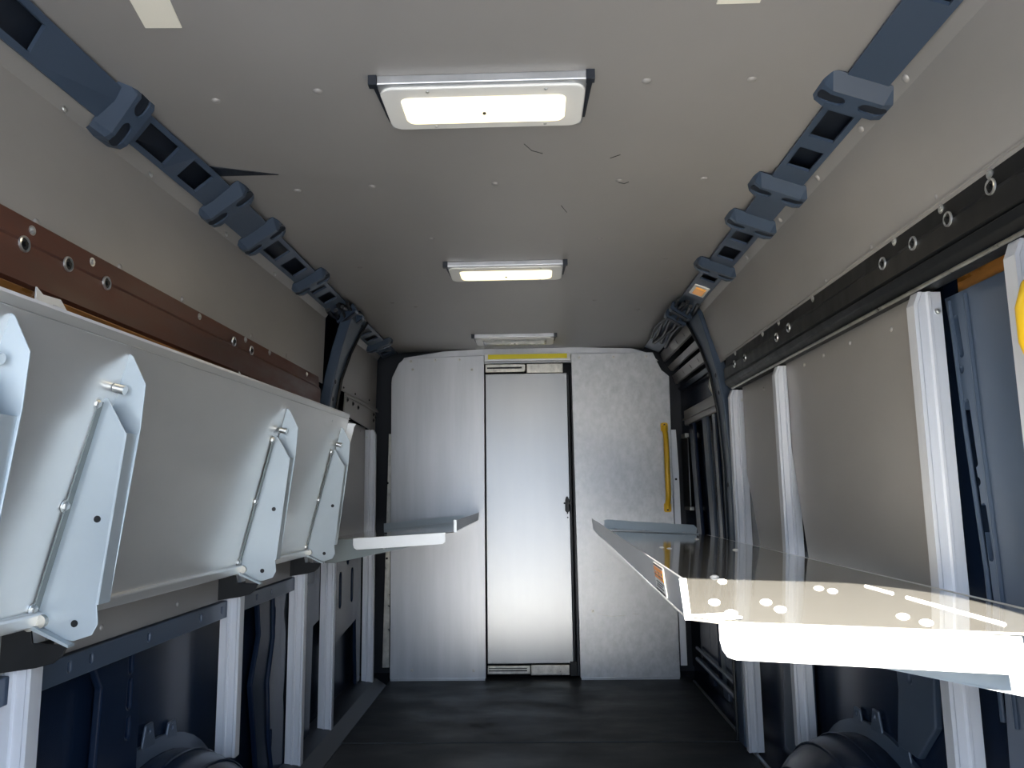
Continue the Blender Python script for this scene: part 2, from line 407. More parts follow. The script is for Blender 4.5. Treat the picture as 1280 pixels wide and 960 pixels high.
# ------------------------------------------------------------ side mounting rails
# left brown rail: flat face, rolled lower lip
def mount_rail(s, x, y0, y1, zt, zb, name, label, fm, lip, bolts, screws):
    t = thing(name, label, 'mounting rail', (x, (y0 + y1) / 2, zb))
    prof = [(x, zt), (x - s * .003, zt - .045), (x - s * .010, zt - .055), (x - s * .010, zb + .012), (x + s * .004, zb), (x + s * .020, zb), (x + s * .020, zt)]
    part('face', MB().prism([(a, y0, b) for a, b in prof], (0, y1 - y0, 0)), fm, t)
    prof = [(x - s * .012, zb + .002), (x - s * .006, zb - .016), (x + s * .015, zb - .034), (x + s * .06, zb - .036), (x + s * .06, zb - .028), (x + s * .02, zb - .02), (x + s * .006, zb + .004)]
    part('lower_lip', MB().prism([(a, y0, b) for a, b in prof], (0, y1 - y0, 0)), lip, t, bevel=.002)
    for y, z in bolts:
        m = MB(); p = V((x - s * .010, y, z)); a = V((-s, 0, 0))
        rg = []
        for r, h in ((.016, 0), (.0155, .003), (.0125, .004), (.0115, -.0005)):
            rg.append([p + a * h + V((0, math.cos(k * math.pi / 9) * r, math.sin(k * math.pi / 9) * r)) for k in range(18)])
        m.loft(rg, caps=False); w_ = part('washer', m, 'steel', t, smooth=True)
        part('bolt_head', MB().cyl(p, a, .0115, .001, 16).tube([p + a * .001, p + a * .006], .0055, 6), 'black', w_)
    for y, z in screws:
        part('screw', MB().bolt((x - s * .001, y, z), (-s, 0, 0), .0065), 'steel', t)
    return t
rl_ = mount_rail(-1, -.955, .3, 3.33, 1.602, 1.462, 'mounting_rail', 'rusty brown steel mounting rail along the left wall', 'brown', 'rust_highlight',
           [(1.34, 1.545), (1.475, 1.548), (1.616, 1.548), (2.339, 1.562), (2.49, 1.562)], [(1.372, 1.583), (1.572, 1.583), (2.107, 1.588), (2.458, 1.592), (2.691, 1.592), (3.149, 1.585)])
rr_ = mount_rail(1, .862, .3, 3.36, 1.665, 1.555, 'mounting_rail', 'black steel mounting rail along the right wall', 'black', 'black',
           [(1.361, 1.621), (1.509, 1.614), (1.654, 1.612), (1.803, 1.612), (2.492, 1.606), (2.619, 1.600), (3.024, 1.601), (3.182, 1.603)],
           [(1.375, 1.652), (1.547, 1.650), (1.755, 1.650), (2.287, 1.650), (2.613, 1.650), (2.801, 1.65), (3.191, 1.65)])
part('gold_highlight', MB().box(.955, .963, 1.1, 1.68, 1.50, 1.565), 'rust_highlight', rr_)  # gold highlight on the rail's rear side, painted in as a coloured box
part('top_edge', MB().box(.8555, .862, .3, 3.36, 1.664, 1.668), 'panel', rr_)
part('bead', MB().tube([(.868, .3, 1.516), (.868, 3.30, 1.516)], .0045, 8).tube([(.868, .3, 1.548), (.868, 2.2, 1.548)], .003, 8), 'galv', rr_, smooth=True)
# short forward rail left
t = thing('mounting_rail', 'short grey strip rail on the left wall beside the bulkhead', 'mounting rail', (-.96, 4.2, 1.5))
part('face', MB().prism([(-.955, 3.82, 1.598), (-.955, 4.56, 1.598), (-.955, 4.56, 1.468), (-.955, 4.5, 1.455), (-.955, 3.80, 1.485)], (-.006, 0, 0)), 'panel', t)
part('top_flange', MB().prism([(-.955, 3.8, 1.60), (-.945, 3.8, 1.585), (-.945, 3.8, 1.575), (-.956, 3.8, 1.578)], (0, .8, 0)), 'panel', t)
for y, z in ((3.86, 1.565), (3.98, 1.558), (4.10, 1.552), (4.5, 1.555), (4.56, 1.545), (4.50, 1.52)):
    part('bolt', MB().bolt((-.954, y, z), (1, 0, 0), .008), 'black', t)

# ------------------------------------------------------------ lower side panels (right, seen between the posts)
def sheet(s, x, pts, name, label, m='panel', rivets=()):
    t = thing(name, label, 'wall panel', (x, sum(p[0] for p in pts) / len(pts), min(p[1] for p in pts)))
    part('panel', MB().prism([(x, a, b) for a, b in pts], (s * .005, 0, 0)), m, t)
    for a, b in rivets: part('rivet', MB().dome((x, a, b), (-s, 0, 0), .007), 'panel', t, smooth=True)
    return t
sheet(1, .905, [(1.785, 1.53), (2.70, 1.53), (2.70, 1.22), (2.60, .84), (1.785, .84)], 'wall_panel', 'large grey panel on the right wall between the two nearest posts',
      rivets=[(1.90, 1.47), (2.15, 1.485), (2.35, 1.485), (2.52, 1.485)])
sheet(1, .912, [(2.82, 1.53), (3.30, 1.53), (3.30, 1.14), (3.16, .84), (2.82, .84)], 'wall_panel', 'narrow dark grey panel on the right wall between the two far posts', rivets=[(3.0, 1.47)])
sheet(-1, -.985, [(3.56, 1.47), (4.42, 1.47), (4.42, .86), (3.56, .86)], 'wall_panel', 'dark grey lower panel on the left wall behind the far post', rivets=[(4.1, 1.44), (4.3, 1.44)])
# ledge under the folded shelf
t = thing('wall_ledge', 'long ledge strip with holes under the folded left shelf', 'wall ledge', (-.99, 2.2, .7))
a_ = part('grey_edge', MB().box(-.992, -.982, .9, 3.40, .755, .86), 'panel', t)
b_ = part('blue_edge', MB().box(-.996, -.972, .9, 3.40, .700, .752), 'rail', t, bevel=.003)
c_ = MB()
for y in (1.62, 1.70, 1.95, 2.25, 2.40, 2.7, 2.85): c_.prism(stadium((-1.01, y, .728), (0, 0, 1), (0, 1, 0), .022, .012), (.06, 0, 0))
cut(b_, c_)
for y in (1.75, 2.12, 2.6): part('rivet', MB().dome((-.982, y, .785), (1, 0, 0), .008), 'panel', t, smooth=True)

# ------------------------------------------------------------ body pillars (navy)
def pillar(s, x, outline, slots, name, label, dots=(), depth=.02):
    t = thing(name, label, 'body pillar', (x, sum(p[0] for p in outline) / len(outline), min(p[1] for p in outline)))
    o = part('pressing', MB().prism([(x, a, b) for a, b in outline], (s * depth, 0, 0)), 'rail' if s > 0 else 'navy', t, bevel=.005, seg=3)
    c = MB(); lip = MB()
    for (y, z, L, W, ty) in slots:
        ax = V((0, ty, 1)).normalized(); bx = V((0, 1, -ty)).normalized()
        c.prism(stadium((x - s * .02, y, z), ax, bx, L, W), (s * .09, 0, 0))
    for y, z in dots: c.prism(stadium((x - s * .02, y, z), (0, 0, 1), (0, 1, 0), .019, .018), (s * .09, 0, 0))
    if slots or dots: cut(o, c)
    return t
p_ = pillar(1, .945, [(1.45, 1.50), (1.49, 1.2), (1.50, .6), (1.45, .3), (1.66, .3), (1.64, .7), (1.66, 1.1), (1.72, 1.5)],
       [(1.678, 1.405, .10, .018, .1), (1.668, 1.19, .15, .018, .08), (1.645, .98, .12, .018, .08)], 'body_pillar', 'blue-grey body pillar with long slots behind the right shelf', [(1.68, 1.33), (1.66, 1.085)])
part('ridge', MB().tube([(.944, 1.70, 1.49), (.944, 1.685, 1.2), (.944, 1.66, .9), (.944, 1.655, .6)], .005, 8).tube([(.944, 1.635, 1.49), (.944, 1.628, 1.2), (.944, 1.615, .9), (.944, 1.61, .6)], .005, 8), 'rail', p_, smooth=True)
part('outer_pressing', MB().prism([(.955, 1.15, 1.50), (.955, 1.44, 1.50), (.955, 1.47, 1.1), (.955, 1.43, .4), (.955, 1.15, .4)], (.01, 0, 0)), 'outer', p_, bevel=.004)
pillar(-1, -1.0, [(1.74, .80), (1.76, .70), (1.80, .64), (1.79, .45), (1.86, .38), (1.98, .38), (1.97, .80)],
       [(1.925, .69, .085, .018, 0), (1.925, .60, .07, .018, 0), (1.925, .52, .05, .018, 0)], 'body_pillar', 'navy pillar with a column of slots below the folded shelf')
m = pillar(-1, -.998, [(2.78, .75), (2.82, .58), (2.75, .42), (2.80, .25), (2.86, .02), (3.16, .02), (3.10, .3), (3.13, .5), (3.08, .62), (3.12, .75)],
       [(2.96, .62, .08, .03, 0), (2.96, .18, .07, .03, 0)], 'body_pillar', 'wavy-edged navy pillar low on the left wall behind the third post')
part('swage', MB().tube([(-.998, 2.93, .74), (-.998, 2.95, .55), (-.998, 2.90, .4), (-.998, 2.93, .2), (-.998, 2.99, .03)], .010, 8), 'navy', m, smooth=True)
pillar(-1, -.995, [(3.34, .84), (3.34, .05), (3.46, .05), (3.48, .5), (3.64, .52), (3.66, .05), (3.80, .05), (3.82, .35), (4.30, .40), (4.34, .05), (4.42, .05), (4.42, .84)],
       [(3.95, .60, .18, .05, 0), (4.2, .60, .18, .05, 0), (4.1, .74, .05, .05, 0)], 'body_pillar', 'navy pressed frame low on the left wall beside the bulkhead')
pillar(1, .95, [(1.92, .80), (1.95, .5), (2.05, .4), (2.16, .4), (2.13, .55), (2.14, .80)], [(2.06, .62, .08, .018, 0)], 'body_pillar', 'navy pillar seen under the right shelf beside the nearest post')
pillar(1, .945, [(2.78, .80), (2.80, .1), (3.12, .1), (3.08, .4), (3.12, .80)], [(2.92, .55, .10, .03, 0)], 'body_pillar', 'navy pillar below the right shelf between the two far posts')
# curved B-pillars where the side door opening begins
def bpillar(s, x, name, label, Y):
    t = thing(name, label, 'body pillar', (x, Y, 0))
    m = MB(); rings = []
    zs = [.92 if s < 0 else 0, .95 if s < 0 else .3, 1.0 if s < 0 else .6, 1.05 if s < 0 else .9, 1.2, 1.45, 1.62, 1.76, 1.87, 1.95]
    for z in zs:
        k = max(0, (z - 1.2) / .75); xo = x - s * .10 * k ** 2; y = Y + .10 * k ** 2.2
        wd = .10 + .16 * max(0, (z - 1.60) / .35) ** 1.5
        rings.append([(xo, y, z), (xo, y + wd, z), (xo + s * .03, y + wd, z), (xo + s * .05, y, z)])
    m.loft(rings); o = part('pressing', m, 'rail', t, bevel=.006, seg=3, smooth=False)
    m = MB()
    pts = [];
    for z in zs:
        k = max(0, (z - 1.2) / .75); pts.append((x - s * .10 * k ** 2 - s * .004, Y + .10 * k ** 2.2 + .10 + .16 * max(0, (z - 1.6) / .35) ** 1.5, z))
    m.tube(pts, .008, 8); part('door_seal', m, 'black', t, smooth=True)
    for z in (1.52, 1.60, 1.10): part('hole_plug', MB().dome((x - s * .10 * (max(0, (z - 1.2) / .75)) ** 2 - s * .001, Y + .05, z), (-s, 0, 0), .011, .004), 'dark', t)
    return t
bpillar(-1, -.945, 'body_pillar', 'navy curved pillar rising to the left roof rail', 3.42)
bp = bpillar(1, .87, 'body_pillar', 'navy curved pillar beside the sliding door opening on the right', 3.42)
part('striker', MB().tube([(.855, 3.60, 1.62), (.845, 3.60, 1.57), (.86, 3.59, 1.53)], .012, 8), 'galv', bp, smooth=True)

# sliding side door on the right beyond the pillar
t = thing('side_door', 'dark navy sliding side door with pressed frame beyond the right pillar', 'door', (.94, 4.1, 0))
part('door_skin', MB().box(.955, .965, 3.56, 4.90, .02, 1.96), 'navy', t)
for z, x, h, mm in ((1.905, .80, .05, 'panel'), (1.835, .845, .028, 'panel'), (1.765, .87, .05, 'panel'), (1.70, .90, .02, 'navy')):
    b = part('header_beam', MB().prism([(x, 3.66, z + h / 2), (x + .02, 3.66, z - h / 2), (x + .035, 3.66, z - h / 2), (x + .015, 3.66, z + h / 2)], (0, 1.05, 0)), mm, t, bevel=.003)
    if h > .04:
        c = MB()
        for k in range(5): c.prism(stadium((x - .03, 3.80 + k * .2, z), (0, .35, 1), (0, 1, -.35), .026, .008), (.12, 0, 0))
        cut(b, c)
part('waist_beam', MB().prism([(.915, 3.66, 1.56), (.915, 4.62, 1.56), (.915, 4.62, 1.47), (.915, 3.66, 1.47)], (.03, 0, 0)), 'panel', t, bevel=.006)
part('waist_step', MB().box(.905, .93, 3.66, 4.62, 1.50, 1.508), 'panel', t)
for y0, y1, lean, mm in ((3.68, 3.74, .05, 'rail'), (3.86, 3.93, .10, 'navy'), (4.06, 4.16, .16, 'rail'), (4.40, 4.52, .20, 'navy')):
    part('upright_rib', MB().hexa([(.945, y0 - lean, .06), (.945, y1 - lean, .06), (.925, y1 - lean, .06), (.925, y0 - lean, .06),
                                  (.940, y0, 1.47), (.940, y1, 1.47), (.92, y1, 1.47), (.92, y0, 1.47)]), mm, t, bevel=.006)
part('inner_glass', MB().box(.93, .936, 4.62, 4.82, .98, 1.42), 'glass', t, bevel=.003)
part('glass_cap', MB().box(.915, .94, 4.62, 4.74, 1.40, 1.425).box(.915, .94, 4.56, 4.72, .965, .985), 'galv', t, bevel=.003)
for z0, z1, y0, y1 in ((.10, .42, 3.62, 4.0), (.10, .42, 4.06, 4.5), (.50, .80, 3.62, 4.5)):
    part('pressed_panel', MB().prism([(.925, a, b) for a, b in rrect(y0, y1, z0, z1, .04)], (.02, 0, 0)), 'navy', t, bevel=.008)
t2 = part('lower_track', MB().tube([(.905, 3.5, .14), (.905, 4.5, .14)], .012, 8).tube([(.905, 3.5, .20), (.905, 4.5, .20)], .008, 8), 'rail', t, smooth=True)

# ------------------------------------------------------------ support posts
def post(s, x, y, z0, z1, label, clip=True):
    """extruded channel: web towards the rear, two ridges, a bright rolled aisle edge"""
    x2 = x - s * .064
    t = thing('support_post', label, 'post', ((x + x2) / 2, y + .015, z0))
    m = MB(); pr = [(x, 0), (x - s * .004, 0), (x - s * .022, 0), (x - s * .025, -.005), (x - s * .031, -.005), (x - s * .034, 0), (x - s * .052, 0), (x - s * .056, -.004), (x2, -.004),
                    (x2, .030), (x2 + s * .003, .030), (x2 + s * .003, .003), (x + s * -.003, .003), (x - s * .003, .030), (x, .030)]
    zt = z1
    m.loft([[(a, y + b, z0) for a, b in pr], [(a, y + b, zt - .03) for a, b in pr], [((a if abs(a - x2) > .012 else a + s * .012), y + b, zt) for a, b in pr]])
    part('channel', m, 'post', t)
    if clip: part('screw', MB().bolt((x - s * .010, y - .001, zt - .045), (0, -1, 0), .005), 'steel', t)
    return t
left_posts = []
for y, nm, zz in ((1.435, 'nearest aluminium post on the left, at the photo edge', 1.452), (2.44, 'second aluminium post on the left, ending at the wheel arch', 1.452), (3.12, 'third aluminium post on the left wall', 1.452),
              (3.575, 'fourth post on the left, carrying the small open shelf', 1.452), (4.45, 'farthest aluminium post on the left, next to the bulkhead', 1.46)):
    left_posts.append(post(-1, -.993, y, {2.44: .285}.get(y, .03), zz, nm))
for y, nm in ((1.335, 'aluminium post at the right edge of the photo beside the yellow handle'), (1.70, 'wide nearest full post on the right wall'), (2.70, 'middle aluminium post on the right wall'), (3.33, 'farthest aluminium post on the right, beside the curved pillar')):
    post(1, .926, y, .225 if y == 2.70 else .01, 1.512, nm)

# ------------------------------------------------------------ wheel arches
def arch(s, x, yc, ztop, label):
    t = thing('wheel_arch', label, 'wheel arch', (x, yc, 0))
    m = MB(); rings = []; N = 22; n2 = 9
    a0 = .46
    for j in range(n2):
        f = j / (n2 - 1)                       # 0 at the wall .. 1 at the aisle side
        sc = math.sqrt(max(0, 1 - (f * .98) ** 2.6)); xo = x - s * .30 * f
        rings.append([(xo, yc - a0 * sc * math.cos(math.pi * i / N), .0 + ztop * sc * math.sin(math.pi * i / N) ** .85) for i in range(N + 1)])
    m.loft(rings, close=False); o = part('housing', m, 'navy', t, smooth=True)
    sm = o.modifiers.new('s', 'SOLIDIFY'); sm.thickness = .004
    m = MB(); rg = []
    for rr, hh in ((1.0, .0), (1.10, .0), (1.10, .012), (1.0, .02)):
        rg.append([(x - s * hh, yc - a0 * rr * math.cos(math.pi * i / N), ztop * rr * math.sin(math.pi * i / N) ** .85) for i in range(N + 1)])
    m.loft(rg, close=False); part('weld_flange', m, 'rail', t, smooth=True)
    for dy, h in ((-.16, .06), (.0, .065), (.13, .05), (-.3, .05)):
        z = ztop * math.sin(math.acos(max(-1, min(1, dy / a0)))) ** .85 * 1.06
        tb = part('tab', MB().prism([(x - s * .006, yc + dy - .045, z - .02), (x - s * .006, yc + dy + .045, z - .02), (x - s * .006, yc + dy + .018, z + h), (x - s * .006, yc + dy - .018, z + h)], (-s * .008, 0, 0)), 'rail', t, bevel=.003)
        c = MB(); c.prism(stadium((x - s * -.01, yc + dy, z + h * .68), (0, 0, 1), (0, 1, 0), .014, .013), (-s * .05, 0, 0)); cut(tb, c)
    for k in (2, 4, 6):
        f = k / 8; sc = math.sqrt(1 - (f * .98) ** 2.6) + .004; xo = x - s * .30 * f
        part('crease', MB().tube([(xo, yc - a0 * sc * math.cos(math.pi * i / N), ztop * sc * math.sin(math.pi * i / N) ** .85) for i in range(3, N - 2)], .004, 6), 'navy', t, smooth=True)
arch(-1, XL, 2.09, .395, 'glossy navy wheel arch on the left floor edge')
arch(1, XR, 2.30, .365, 'glossy navy wheel arch on the right under the open shelf')

# ------------------------------------------------------------ partition bulkhead
def bolt_part(t, p, ax=(0, -1, 0), m='steel', r=.006, nm='screw'):
    part(nm, MB().bolt(p, ax, r), m, t)
t = thing('partition_panel', 'left aluminium bulkhead panel with rounded upper corner', 'partition panel', (-.58, 4.63, .01))
pts = [(-.863, .012), (-.300, .012), (-.297, 1.925), (-.765, 1.915), (-.80, 1.905), (-.825, 1.885), (-.84, 1.855), (-.868, 1.795), (-.871, 1.76)]
part('sheet', MB().prism([(a, 4.62, b) for a, b in pts], (0, .012, 0)), 'alu', t, bevel=.002)
part('kick_flange', MB().box(-.858, -.305, 4.608, 4.62, .004, .016), 'alu', t)
for a, b in ((-.739, 1.844), (-.372, 1.837), (-.733, .061), (-.372, .058), (-.60, 1.90), (-.45, 1.90), (-.75, 1.895)): bolt_part(t, (a, 4.62, b), m='galv')
t = thing('partition_panel', 'right aluminium bulkhead panel behind the yellow handle', 'partition panel', (.54, 4.63, .01))
pts = [(.250, .012), (.826, .012), (.830, 1.0), (.836, 1.775), (.79, 1.815), (.765, 1.87), (.742, 1.925), (.240, 1.925)]
part('sheet', MB().prism([(a, 4.62, b) for a, b in pts], (0, .012, 0)), 'alu_spec', t, bevel=.002)
part('kick_flange', MB().box(.255, .82, 4.608, 4.62, .004, .016), 'alu', t)
for a, b in ((.331, .387), (.29, 1.90), (.50, 1.90), (.70, 1.90)): bolt_part(t, (a, 4.62, b), m='galv')
for pts in ([(.36, .372), (.44, .355), (.52, .362)], [(.56, .37), (.60, .366)], [(.33, .62), (.42, .615)]):
    part('scratch', MB().tube([(a, 4.6205, b) for a, b in pts], .0014, 6), 'galv', t)
dr = thing('door_1', 'plain aluminium sliding door in the middle of the bulkhead', 'door', (-.04, 4.66, .09)); dr['kind'] = 'structure'; del dr['label']; del dr['category']
part('door_leaf', MB().box(-.292, .213, 4.650, 4.672, .088, 1.812), 'door', dr, bevel=.003)
lt = part('latch', MB().prism([(x, 4.650, z) for x, z in [(a + .197, b + 1.005) for a, b in [(-.014, -.035), (.0, -.05), (.014, -.035), (.012, .03), (.004, .05), (-.006, .05), (-.012, .03)]]], (0, -.014, 0)), 'black', dr, bevel=.004)
part('latch_bar', MB().box(.175, .218, 4.634, 4.642, 1.01, 1.02), 'black', lt)
for z in (.93, .955, .975): part('key_hole', MB().cyl((.198 if z != .975 else .19, 4.650, z), (0, -1, 0), .005, .002), 'black', dr)
# jamb, tracks and header
struct('trim_2', MB().box(.216, .222, 4.635, 4.70, .02, 1.80).box(.236, .246, 4.64, 4.72, .02, 1.82), 'dark')
t = thing('door_track', 'upper galvanised sliding track above the bulkhead door', 'door track', (-.04, 4.66, 1.82))
part('runner', MB().prism([(x, 4.640, z) for x, z in [(-.292, 1.822), (-.05, 1.822), (-.042, 1.832), (-.042, 1.862), (-.05, 1.872), (-.292, 1.872)]], (0, .03, 0)), 'galv', t, bevel=.003)
part('runner_groove', MB().box(-.28, -.065, 4.636, 4.641, 1.842, 1.852), 'black', t)
part('cover_plate', MB().box(-.036, .190, 4.644, 4.672, 1.815, 1.872), 'galv', t, bevel=.003)
t = thing('door_track', 'lower galvanised sliding track under the bulkhead door', 'door track', (-.04, 4.66, .01))
part('runner', MB().box(-.292, -.04, 4.640, 4.67, .030, .078), 'galv', t, bevel=.004)
part('runner_groove', MB().box(-.285, -.06, 4.636, 4.641, .048, .054).box(-.285, -.06, 4.636, 4.641, .062, .066), 'black', t)
part('cover_plate', MB().box(-.038, .19, 4.644, 4.672, .022, .080), 'galv', t, bevel=.004)
part('end_stop', MB().box(.19, .235, 4.63, 4.68, .02, .10), 'black', t, bevel=.004)
t = thing('door_header', 'yellow striped header strip above the bulkhead door', 'door header', (-.03, 4.62, 1.89))
part('stripe', MB().box(-.272, .215, 4.610, 4.614, 1.898, 1.927), 'yellow2', t)
part('header_bar', MB().box(-.292, .236, 4.614, 4.64, 1.886, 1.928), 'white', t)
part('lower_edge', MB().box(-.292, .236, 4.608, 4.614, 1.886, 1.893), 'white_edge', t)
# side trims of the bulkhead
for x0, x1, z1, lb, mm in ((-.915, -.874, 1.45, 'narrow pitted aluminium strip left of the bulkhead', 'galv'), (.838, .876, 1.45, 'narrow pale strip right of the bulkhead panel', 'post')):
    t = thing('edge_strip', lb, 'strip', ((x0 + x1) / 2, 4.66, .06))
    o = part('strip', MB().prism([(x0 if x0 < 0 else x0, 4.655, .07), (x1, 4.655, .07), (x1 if x0 < 0 else x1 - .0, 4.655, z1 - .25), ((x0 + x1) / 2 + .012 if x0 > 0 else x1, 4.655, z1), (x0 if x0 > 0 else x0 + .025, 4.655, z1)], (0, .01, 0)), mm, t, bevel=.001)
    for z in (.70, 1.15): part('hole', MB().cyl(((x0 + x1) / 2, 4.655, z), (0, -1, 0), .007, .002), 'black', t)
# yellow grab handles
def grab(x, y, z0, z1, label, r=.014, ax=(0, -1, 0)):
    t = thing('grab_handle', label, 'grab handle', (x, y, z0)); ax = V(ax)
    b = V((x, y, 0)); 
    pts = [b + V((0, 0, z0 + .02)) + ax * .012, b + V((0, 0, z0 + .05)) + ax * .016, b + V((0, 0, z0 + .075)) + ax * .040, b + V((0, 0, z0 + .11)) + ax * .052,
           b + V((0, 0, z1 - .11)) + ax * .052, b + V((0, 0, z1 - .075)) + ax * .040, b + V((0, 0, z1 - .05)) + ax * .016, b + V((0, 0, z1 - .02)) + ax * .012]
    part('bar', MB().tube(pts, r, 14), 'yellow', t, smooth=True)
    sd_ = V((0, 0, 1)).cross(ax).normalized()
    for z in (z0, z1 - .055):
        f = part('foot', MB().prism([b + sd_ * p + V((0, 0, z + q)) + ax * .001 for p, q in rrect(-.022, .022, 0, .055, .012)], ax * .012), 'yellow', t, bevel=.003)
        part('screw', MB().cyl(b + V((0, 0, z + (.014 if z == z0 else .04))) + ax * .012, ax, .006, .003), 'black', f)
grab(.792, 4.62, .955, 1.49, 'yellow grab handle on the right bulkhead panel', .016)
grab(.872, 1.25, 1.20, 1.475, 'yellow grab handle cut off by the right edge of the photo', .018, ax=(-1, 0, 0))

# ------------------------------------------------------------ open shelf on the right
t = thing('folding_shelf', 'large open aluminium shelf folded down on the right wall', 'shelf', (.83, 2.5, .86))
zf, zb_ = .884, .862
nf, ff, xb = V((.222, 1.165, .888)), V((.290, 3.86, .893)), .846
nb, fb = V((xb, 1.125, zb_)), V((xb, 3.86, zb_))
def slabq(q, th=.004): return MB().prism(q, (0, 0, -th))
top = part('shelf_top', MB().prism([nf, V((.262, 1.142, .886)), nb, fb, ff], (0, 0, -.004)), 'shelf', t)
# aisle lip turned up
d3 = (ff - nf)
lipm = MB().hexa([nf, nf + V((.004, 0, 0)), ff + V((.004, 0, 0)), ff, nf + V((-.006, 0, .056)), nf + V((-.002, 0, .056)), ff + V((-.002, 0, .054)), ff + V((-.006, 0, .054))])
lp = part('front_lip', lipm, 'alu', t, bevel=.001)
part('lip_end', MB().hexa([nf + V((-.004, -.003, -.004)), nf + V((.006, -.003, -.004)), nf + V((.006, .001, -.004)), nf + V((-.004, .001, -.004)),
                           nf + V((-.010, -.003, .056)), nf + V((.001, -.003, .056)), nf + V((.001, .001, .056)), nf + V((-.010, .001, .056))]), 'white_edge', t, bevel=.001)
# far end lip
q0, q1 = V((.345, 3.86, .892)), V((.80, 3.86, .864))
pr = [(0, 0), (.42, 0)]
m = MB().prism([q0 + V((0, 0, 0)), q1, q1 + V((.004, 0, .03)), q1 + V((-.012, 0, .046)), q0 + V((.012, 0, .050)), q0 + V((0, 0, .045))], (0, .004, 0))
part('end_lip', m, 'bracket', t, bevel=.001)
m = MB().prism([q0 + V((0, -.05, .002)), q1 + V((0, -.05, .002)), q1 + V((0, 0, .002)), q0 + V((0, 0, .002))], (0, 0, .003)); part('lip_foot', m, 'bracket', t)
for f in (.12, .42, .85): part('rivet', MB().dome(q0.lerp(q1, f) + V((0, -.025, .006)), (0, 0, 1), .008, .003), 'steel', t)
# near end flange turned down with rounded lower corner
fx0, fx1 = V((.262, 1.138, .886)), V((.672, 1.112, .866))
m = MB().prism([fx0, fx1, fx1 + V((.004, 0, -.052)), fx0 + V((.022, 0, -.054)), fx0 + V((.010, 0, -.050)), fx0 + V((.003, 0, -.040)), fx0 + V((0, 0, -.026))], (0, .004, 0))
part('end_flange', m, 'white_edge', t, bevel=.001)
part('corner_tab', MB().prism([nf + V((.004, .0, .001)), V((.262, 1.140, .887)), V((.300, 1.155, .887)), nf + V((.06, .02, .0))], (0, 0, .003)), 'white_edge', t)
# support brackets below
for y, nm in ((1.165, 0), (1.72, 1), (2.72, 1), (3.35, 1)):
    xo = .31
    m = MB().prism([(xo, y, .874), (xo + .05, y, .846), (xb, y, .745), (xb + .01, y, .745), (xb + .01, y, .857)], (0, .004, 0))
    b = part('support_bracket', m, 'bracket', t)
    part('bracket_flange', MB().hexa([(xo + .05, y, .843), (xo + .05, y + .03, .843), (xb, y + .03, .743), (xb, y, .743), (xo + .05, y, .846), (xo + .05, y + .03, .846), (xb, y + .03, .746), (xb, y, .746)]), 'bracket', b)
part('hinge', MB().tube([(xb + .003, 1.14, .861), (xb + .003, 3.85, .859)], .003, 8), 'fold', t, smooth=True)
for x, y in ((.401, 1.763), (.399, 1.684), (.576, 1.611), (.588, 1.57), (.303, 1.344), (.397, 1.367), (.395, 1.284), (.574, 1.249), (.582, 1.193), (.44, 2.72), (.46, 2.68), (.30, 1.22), (.70, 2.74), (.70, 3.38)):
    z = .888 + (zb_ - .888) * (x - .24) / .6
    part('shelf_rivet', MB().dome((x, y, z), (0, 0, 1), .0105, .0045), 'white', t, smooth=True)
# long pressed slots near the hinge
for y0, y1 in ((1.20, 1.50), (1.56, 1.68)):
    z = .888 + (zb_ - .888) * (.76 - .24) / .6
    part('pressed_bead', MB().tube([(.70, y0, z + .002), (.70, y1, z + .002)], .004, 8), 'white_edge', t, smooth=True)
# warning sticker on the lip
lb = thing('warning_label', 'orange and white warning label on the lip of the right shelf', 'label', (.226, 1.43, .89))
def lip(y, h):
    f = (y - nf.y) / (ff.y - nf.y); p = nf.lerp(ff, f); return p + V((-.006 * h / .056 - .0008, 0, h))
def lquad(y0, y1, h0, h1, o=0):
    return MB().prism([lip(y0, h0) - V((o, 0, 0)), lip(y1, h0) - V((o, 0, 0)), lip(y1, h1) - V((o, 0, 0)), lip(y0, h1) - V((o, 0, 0))], (-.0006, 0, 0))
part('backing', lquad(1.355, 1.485, .002, .052), 'white', lb)
part('orange_field', lquad(1.36, 1.48, .026, .046, .0007), 'orange', lb)
m = MB()
def addq(y0, y1, h0, h1, o):
    m.prism([lip(y0, h0) - V((o, 0, 0)), lip(y1, h0) - V((o, 0, 0)), lip(y1, h1) - V((o, 0, 0)), lip(y0, h1) - V((o, 0, 0))], (-.0006, 0, 0))
addq(1.36, 1.48, .048, .051, .0007); addq(1.36, 1.48, .003, .006, .0007)
for k, (a, b) in enumerate(((1.38, 1.47), (1.39, 1.46), (1.375, 1.465))): addq(a, b, .010 + k * .0045, .012 + k * .0045, .0007)
for a, b in ((1.37, 1.39), (1.40, 1.42), (1.43, 1.44), (1.45, 1.47)): addq(a, b, .031, .0335, .0014); addq(a + .003, b - .002, .037, .0395, .0014)
part('print', m, 'ink', lb)

